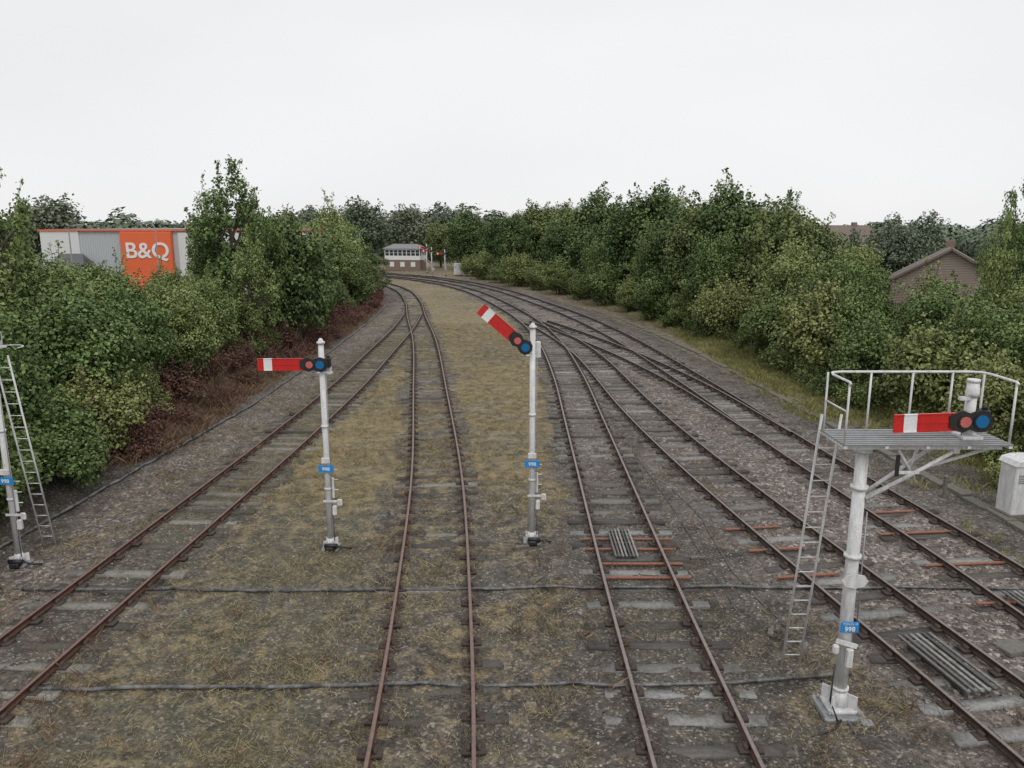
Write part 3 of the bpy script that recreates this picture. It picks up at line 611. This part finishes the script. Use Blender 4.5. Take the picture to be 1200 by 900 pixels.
def bracket_signal():
    x,y=5.2,10.95; z=float(height(x,y)); root=empty('bracket_signal',(x,y,z-.02))
    mb=MB(); mb.box((0,0,.05),(.66,.66,.10),5,bev=.03); mb.box((0,0,.13),(.44,.44,.06),0,bev=.02); mb.tube([(0,0,.15),(0,0,.42)],[.15,.11],0,16)
    for i in range(4):
        a=math.pi/4+i*math.pi/2; mb.box((math.cos(a)*.18,math.sin(a)*.18,.27),(.2,.022,.24),0,Matrix.Rotation(a,3,'Z'))
        mb.tube([(math.cos(a)*.33,math.sin(a)*.33,.08),(math.cos(a)*.33,math.sin(a)*.33,.16)],.025,5,6)
    pz=4.52
    mb.tube([(0,0,.4),(0,0,2.2),(0,0,pz-.1)],[.105,.098,.09],0,18)
    for q in (.42,2.65,3.75,pz-.2): mb.tube([(0,0,q),(0,0,q+.05)],.13,0,16)
    mb.obj('post',MM,root)
    mb=MB(); x0,x1=-.45,1.9
    for yy in (-.22,.22): mb.box(((x0+x1)/2,yy,pz-.05),(x1-x0,.05,.08),0)
    for xx in np.linspace(x0,x1,5): mb.box((xx,0,pz-.01),(.05,.86,.035),0)
    for yy in np.linspace(-.4,.4,9): mb.box(((x0+x1)/2,yy,pz+.022),(x1-x0+.06,.055,.028),5)
    for yy in (-.22,.22):
        mb.tube([(.08,yy*.4,3.62),(1.3,yy,pz-.08)],.030,0,8)
    mb.tube([(.08,0,3.6),(1.0,0,4.1),(1.75,-.2,pz-.08)],.028,0,8); mb.tube([(.75,-.1,3.95),(.42,-.2,pz-.1)],.022,0,6); mb.tube([(.75,.1,3.95),(.95,.2,pz-.1)],.022,0,6)
    mb.box((1.25,0,pz-.11),(.08,.5,.08),0); mb.box((.38,-.3,4.2),(.05,.03,.32),2); mb.box((.55,-.3,4.1),(.3,.03,.04),0)
    mb.obj('bracket_platform',MM,root)
    mb=MB(); rt=pz+.93
    posts=[(x0,-.38),(x0,.38),(.22,.42),(.85,.42),(1.45,.42),(x1,.38),(x1,-.38)]
    for a,b in posts: mb.tube([(a,b,pz-.04),(a,b,rt)],.017,0,8)
    loop=[(x0,-.42,rt-.03),(x0-.0,-.38,rt),(x0,.2,rt),(x0+.05,.36,rt),(x0+.2,.42,rt),(1.35,.42,rt),(x1-.2,.42,rt),(x1-.05,.36,rt),(x1,.2,rt),(x1,-.38,rt),(x1,-.42,rt-.03)]
    mb.tube(loop,.020,0,8); mb.tube([(x0,-.38,pz+.5),(x0,.38,pz+.5)],.013,0,6)
    mb.obj('handrail',MM,root)
    mb=MB(); dx=1.52; mb.tube([(dx,0,pz),(dx,0,pz+.68)],.07,0,16); mb.tube([(dx,0,pz+.65),(dx,0,pz+.70),(dx,0,pz+.86)],[.095,.095,.08],0,14); mb.tube([(dx,0,pz+.86),(dx,0,pz+.90)],.09,0,14)
    mb.box((dx,0,pz+.05),(.3,.3,.04),0); mb.tube([(dx-.12,-.05,pz+.6),(dx-.12,-.05,pz-.02)],.01,5,6); mb.box((dx-.1,-.03,pz+.62),(.2,.06,.05),0)
    mb.obj('doll_post',MM,root)
    arm_parts(root,dx+.06,-.17,pz+.32,math.radians(-2),1.25,.12)
    mb=MB(); mb.box((0,-.13,1.55),(.28,.015,.17),7,bev=.004)
    hexp=[(math.cos(t)*.2,2.33+math.sin(t)*.12) for t in np.linspace(0,2*math.pi,8,endpoint=False)]; mb.prism(hexp,-.17,-.15,0); mb.tube([(0,-.1,2.33),(0,-.16,2.33)],.04,0,8)
    mb.box((-.03,-.14,1.28),(.34,.03,.07),0,Matrix.Rotation(.3,3,'Y')); mb.box((-.2,-.16,1.2),(.09,.09,.14),0,bev=.02); mb.tube([(.13,-.05,3.4),(.13,-.08,1.25)],.010,5,6)
    mb.box((.02,-.16,1.05),(.1,.08,.3),0,bev=.01)
    mb.obj('number_plate_and_crank',MM,root); text('998',.11,(0,-.142,1.52),'armwhite',root,bold=.002); text('TONNN 18',.045,(0,-.142,1.605),'armwhite',root)
    mb=MB(); mb.tube([(-.1,-.35,.1),(-.25,-.5,.06),(-.7,-.7,.05)],.02,2,6); mb.box((.28,-.4,.06),(.18,.14,.1),5,bev=.02); mb.tube([(-.16,-.1,.9),(-.2,-.14,.3),(-.15,-.35,.08)],.014,2,6); mb.obj('base_cable',MM,root)
    ladder(root,(-.32,1.25,0),(-.30,.48,pz+.25),.30,'white',hoop=False)
bracket_signal()

# ------------------------------------------------------------------ lineside items
def pipe(name,pts,r,mat='cable',n=8):
    rng=np.random.default_rng(int(abs(pts[0][1])*10)); P=[]; wob=0
    for a,b in zip(pts[:-1],pts[1:]):
        L=math.hypot(b[0]-a[0],b[1]-a[1]); k=max(2,int(L/.6))
        for i in range(k):
            t=i/k; wob=.8*wob+(rng.random()-.5)*.03; xx=a[0]+(b[0]-a[0])*t; yy=a[1]+(b[1]-a[1])*t+wob
            P.append((xx,yy,max(float(height(xx,yy)),0.0)+r*.8+.01))
    mb=MB(); mb.tube(P,r,0,n); return mb.obj(name,[mat])
pipe('point_rodding_pipe',[(-14,15.1),(-4,14.95),(4,15.15),(12,15.0),(14,14.95)],.036)
pipe('signal_wire_pipe',[(-13,11.35),(-4,11.5),(3,11.55),(5,11.75),(6.6,11.95)],.034)
pipe('trackside_pipe',[(-12.6,8),(-12.1,19),(-11.7,24),(-11.1,32),(-11.1,46),(-11.4,62),(-12.2,76)],.05)
pipe('signal_wire',[(5.2,10.3),(5.3,13),(4.9,16),(5.0,19),(4.6,22)],.012); pipe('signal_wire',[(.6,17.4),(.7,15.6),(.2,14.9)],.012)
pipe('signal_wire',[(4.5,14),(4.4,20),(3.9,30)],.012)
mb=MB(); yy=4.0
KX=([4,20,28,46,61,80],[13.3,12.9,12.4,11.2,9.2,5.2])
while yy<70:
    x_=float(np.interp(yy,*KX)); x2=float(np.interp(yy+.95,*KX))
    a=math.atan2(.95,x2-x_)-math.pi/2; mb.box((x_,yy,float(height(x_,yy))+.015+random.uniform(-.02,.02)),(.32,.92,.14),0,Matrix.Rotation(a+random.uniform(-.02,.02),3,'Z'),bev=.012); yy+=.95
mb.obj('cable_trough',['concrete'])
def at(k,y): return float(cx(k,y))
def rodbar(k,y,x0,x1,mat='orange'):
    mb=MB(); c=at(k,y); a=math.atan2(at(k,y+1)-c,1)
    R=Matrix.Rotation(-a,3,'Z'); mb.box((c+(x0+x1)/2,y,.078),(x1-x0,.08,.035),0,R,bev=.01); mb.obj('stretcher_bar',[mat])
for y_ in (15.5,16.2,17.0,17.6): rodbar('C',y_,-1.0 if y_>16.5 else -.7,1.15)
for y_ in (15.6,17.0,18.3): rodbar('D',y_,-1.3,.1)
for y_ in (14.4,16.2,18.0,19.4): rodbar('E',y_,-1.2,.9)
def grille(k,y,w,l,nb,mat,off=0):
    mb=MB(); c=at(k,y)+off; a=-math.atan2(at(k,y+1)-at(k,y-1),2); R=Matrix.Rotation(a,3,'Z')
    for i in range(nb):
        q=R@Vector(((i/(nb-1)-.5)*w,0,0)); mb.box((c+q.x,y+q.y,.17),(w/nb*.55,l,.03),0,R)
    for s in (-.45,0,.45):
        q=R@Vector((0,s*l,0)); mb.box((c+q.x,y+q.y,.135),(w,.05,.04),0,R)
    for s in (-1,1):
        q=R@Vector((s*w*.35,0,0)); mb.box((c+q.x,y+q.y,.08),(.08,l*.8,.08),0,R)
    mb.obj('treadle_grille',[mat])
grille('C',17.2,.5,1.6,7,'sleeper_dark',-.1)
grille('D',12.1,.62,1.8,6,'sleeper_dark',-.02)
grille('E',13.6,.7,2.2,7,'sleeper_dark',-.1)
def cabinet(name,x,y,w,d,h,rz=0):
    z=float(height(x,y)); r=empty(name,(x,y,z-.03),rz)
    mb=MB(); mb.box((0,0,.08),(w+.15,d+.15,.18),1); mb.box((0,0,h/2+.1),(w,d,h-.1),0,bev=.03)
    poly=[(-w/2-.04,h+.04),(w/2+.04,h+.04),(w/2-.04,h+.16),(w*.2,h+.22),(-w*.2,h+.22),(-w/2+.04,h+.16)]
    mb.prism(poly,-d/2-.04,d/2+.04,0); mb.box((0,-d/2-.012,h/2+.1),(.02,.02,h*.8),2); mb.box((.08,-d/2-.02,h*.6),(.04,.04,.14),2)
    for i in range(5): mb.box((-w*.25,-d/2-.008,h*.72+i*.05),(w*.3,.016,.02),2)
    mb.obj('casing',['white','concrete','galv'],r)
cabinet('lineside_cabinet',13.45,19.3,.9,.6,1.45,.1); cabinet('relay_cabinet',-8.3,119,1.2,.6,1.7); cabinet('relay_cabinet',-6.9,122,1.0,.6,1.2)
mb=MB(); mb.box((0,0,.04),(.55,.4,.09),0,bev=.015); mb.obj('concrete_pad',['concrete'],None,(9.1,12.7,.02),.3)
for (x_,y_) in [(11.9,24.5),(12.2,20.6)]:
    mb=MB(); mb.box((0,0,.3),(.09,.09,.65),0,bev=.01); mb.box((0,0,.66),(.11,.11,.05),0,bev=.01); mb.obj('marker_post',['concrete'],None,(x_,y_,0),.2)
for i,(x_,y_,a) in enumerate([(-3.1,13.6,.4),(4.9,13.3,1.2),(4.3,16.6,.2),(-3.2,19.3,1.9),(.1,16.2,.9),(.25,17.3,.4)]):
    mb=MB(); mb.box((0,0,.03),(.35,.1,.06),0,bev=.01); mb.box((.1,.04,.055),(.1,.07,.03),0); mb.obj('timber_scrap',['sleeper'],None,(x_,y_,float(height(x_,y_))),a)

# ------------------------------------------------------------------ buildings
def signal_box():
    r=empty('signal_box_building',(-18.3,134,0),math.radians(-12)); r.scale=(.86,.86,.88); w,d=7.2,4.0
    mb=MB(); mb.box((0,0,1.05),(w,d,2.1),0); mb.obj('brick_base',['brick'],r)
    mb=MB(); mb.box((0,0,2.45),(w+.12,d+.12,.8),0); mb.box((0,0,4.05),(w+.12,d+.12,.28),0)
    for xx in np.linspace(-w/2,w/2,9): mb.box((xx,-d/2-.02,3.35),(.14,.09,1.15),0)
    for yy in np.linspace(-d/2,d/2,5):
        for s in(-1,1): mb.box((s*(w/2+.02),yy,3.35),(.09,.14,1.15),0)
    mb.box((0,-d/2-.03,3.4),(w,.05,.06),0); mb.obj('window_frames',['armwhite'],r)
    mb=MB(); mb.box((0,0,3.35),(w-.05,d-.05,1.1),0); mb.obj('windows',['glass'],r)
    mb=MB()
    for xx in (-2.2,0,2.2): mb.box((xx,-d/2-.03,1.2),(.9,.06,.9),0)
    mb.obj('locking_room_windows',['armwhite'],r)
    mb=MB(); hw,hd=w/2+.45,d/2+.45; z0,z1=4.2,5.05
    mb.v=[(-hw,-hd,z0),(hw,-hd,z0),(hw,hd,z0),(-hw,hd,z0),(-hw+1.6,0,z1),(hw-1.6,0,z1)]; mb.f=[(0,1,5,4),(1,2,5),(2,3,4,5),(3,0,4),(3,2,1,0)]; mb.m=[0]*5; mb.sm=[False]*5
    mb.obj('roof',['slate'],r); mb=MB(); mb.box((1.2,.5,5.0),(.5,.5,.9),0); mb.obj('chimney',['brick'],r)
    mb=MB()
    for i in range(10): mb.box((w/2+.6+i*.25,-d/2+.4,2.3-i*.23),(.28,.9,.05),0)
    mb.tube([(w/2+.5,-d/2-.05,3.2),(w/2+3,-d/2-.05,.95)],.03,0,6); mb.obj('stairs',['armwhite'],r)
signal_box()
def shed():
    r=empty('retail_warehouse',(-45.8,76,0),math.radians(4)); L=27; D=30; h=7.05
    mb=MB(); mb.box((L/2,D/2,h/2),(L,D,h),0); mb.obj('walls',['greyclad'],r)
    mb=MB()
    for i in range(18):
        mb.box((3.9+i*.23,-.03,h/2),(.03,.04,h-.3),0)
    mb.obj('cladding_ribs',['greyclad'],r)
    mb=MB(); mb.box((1.8,-.08,h/2),(3.6,.12,h),0); mb.box((19.8,-.08,h*.55),(13.6,.10,h*.85),0); mb.obj('white_panels',['whiteclad'],r)
    mb=MB(); mb.box((10.1,-.35,h/2-.1),(4.8,.7,h+.05),0,bev=.05); mb.box((L/2,-.12,h+.06),(L+.3,.3,.14),0); mb.obj('orange_entrance',['orangeclad'],r)
    text('B&Q',2.1,(10.2,-.74,5.1),'armwhite',r,ext=.03,bold=.025)
    mb=MB(); mb.v=[(1.6,-2.5,3.9),(4.9,-2.5,3.9),(4.9,-.2,3.9),(1.6,-.2,3.9),(2.2,-1.2,4.9),(4.3,-1.2,4.9)]; mb.f=[(0,1,5,4),(1,2,5),(2,3,4,5),(3,0,4),(3,2,1,0)]; mb.m=[0]*5; mb.sm=[False]*5
    mb.box((3.25,-1.3,1.9),(2.8,2.0,3.9),0); mb.obj('entrance_canopy',['darkclad'],r)
    mb=MB(); mb.box((L/2,D/2,h+.1),(L-.6,D-.6,.12),0); mb.obj('roof',['slate'],r)
shed()
def house(x,y,rz,w=9,d=7,eh=4.2,rh=2.2):
    r=empty('brick_house',(x,y,0),rz); mb=MB(); mb.box((0,0,eh/2),(w,d,eh),0)
    for s in(-1,1):
        mb.v+= [(s*w/2*.999,-d/2,eh),(s*w/2*.999,d/2,eh),(s*w/2*.999,0,eh+rh)]; b=len(mb.v)-3; mb.f.append((b,b+1,b+2) if s>0 else (b+1,b,b+2)); mb.m.append(0); mb.sm.append(False)
    mb.obj('walls',['brick'],r)
    mb=MB(); sl=math.atan2(rh,d/2); Ls=math.hypot(rh,d/2)+.4
    for s in(-1,1): mb.box((0,s*(d/4+.12),eh+rh/2+.02),(w+.6,Ls,.14),0,Matrix.Rotation(-s*sl,3,'X'))
    mb.obj('roof',['tile'],r)
    mb=MB()
    for xx in(-w*.3,0,w*.3):
        for zz in ((1.3,3.3) if eh>4 else (1.4,)):
            mb.box((xx,-d/2-.02,zz),(1.2,.08,1.1),0); mb.box((xx,-d/2-.05,zz),(1.3,.05,.08),1)
    mb.obj('windows',['glass','armwhite'],r); mb=MB(); mb.box((w*.3,0,eh+rh+.2),(.6,.6,.8),0); mb.obj('chimney',['brick'],r)
house(31.5,56,math.radians(62),8,7,3.8,2.1); house(30,86,.3,9,7,4.3,2.2); house(44,52,-.2,9,7,3.6,1.9); house(46,112,.1,10,7,5,2.4)
def lamp(x,y,h,s=1):
    r=empty('street_lamp',(x,y,0)); mb=MB(); mb.tube([(0,0,0),(0,0,1.2),(0,0,h-.5),(s*.15,0,h-.1),(s*.8,0,h)],[.1,.07,.05,.04,.03],0,8); mb.box((s*1.05,0,h),(.6,.2,.12),0,bev=.03); mb.obj('lamp_column_and_head',['galv'],r)
lamp(-38.5,68,7.6); lamp(-31,68,7.8,-1); lamp(-24,95,8.4)

# ------------------------------------------------------------------ light
w=bpy.data.worlds.new('World'); scene.world=w; w.use_nodes=True; nt=w.node_tree; bg=nt.nodes['Background']
sky=nt.nodes.new('ShaderNodeTexSky'); sky.sky_type='NISHITA'; sky.sun_disc=False; sky.sun_elevation=math.radians(50); sky.sun_rotation=math.radians(200)
tc=nt.nodes.new('ShaderNodeTexCoord'); mp=nt.nodes.new('ShaderNodeMapping'); mp.inputs['Scale'].default_value=(1,1,3)
ns=nt.nodes.new('ShaderNodeTexNoise'); ns.inputs['Scale'].default_value=1.3; ns.inputs['Detail'].default_value=3
nt.links.new(tc.outputs['Generated'],mp.inputs['Vector']); nt.links.new(mp.outputs['Vector'],ns.inputs['Vector'])
rp=nt.nodes.new('ShaderNodeValToRGB'); rp.color_ramp.elements[0].position=.3; rp.color_ramp.elements[1].position=.7
rp.color_ramp.elements[0].color=(.83,.835,.85,1); rp.color_ramp.elements[1].color=(.93,.93,.94,1); nt.links.new(ns.outputs['Fac'],rp.inputs['Fac'])
mul=nt.nodes.new('ShaderNodeVectorMath'); mul.operation='SCALE'; mul.inputs['Scale'].default_value=10.0; nt.links.new(rp.outputs['Color'],mul.inputs[0])
mx=nt.nodes.new('ShaderNodeMixRGB'); mx.inputs['Fac'].default_value=.96; nt.links.new(sky.outputs['Color'],mx.inputs['Color1']); nt.links.new(mul.outputs['Vector'],mx.inputs['Color2'])
nt.links.new(mx.outputs['Color'],bg.inputs['Color']); bg.inputs['Strength'].default_value=.1
sl=bpy.data.lights.new('sun','SUN'); sl.energy=1.15; sl.angle=math.radians(30); sl.color=(1,.97,.93); so=bpy.data.objects.new('sun',sl); link(so)
so.rotation_euler=(math.radians(40),0,math.radians(20))
scene.view_settings.view_transform='Standard'; scene.view_settings.look='None'; scene.view_settings.exposure=0
print('objs',len(bpy.data.objects))
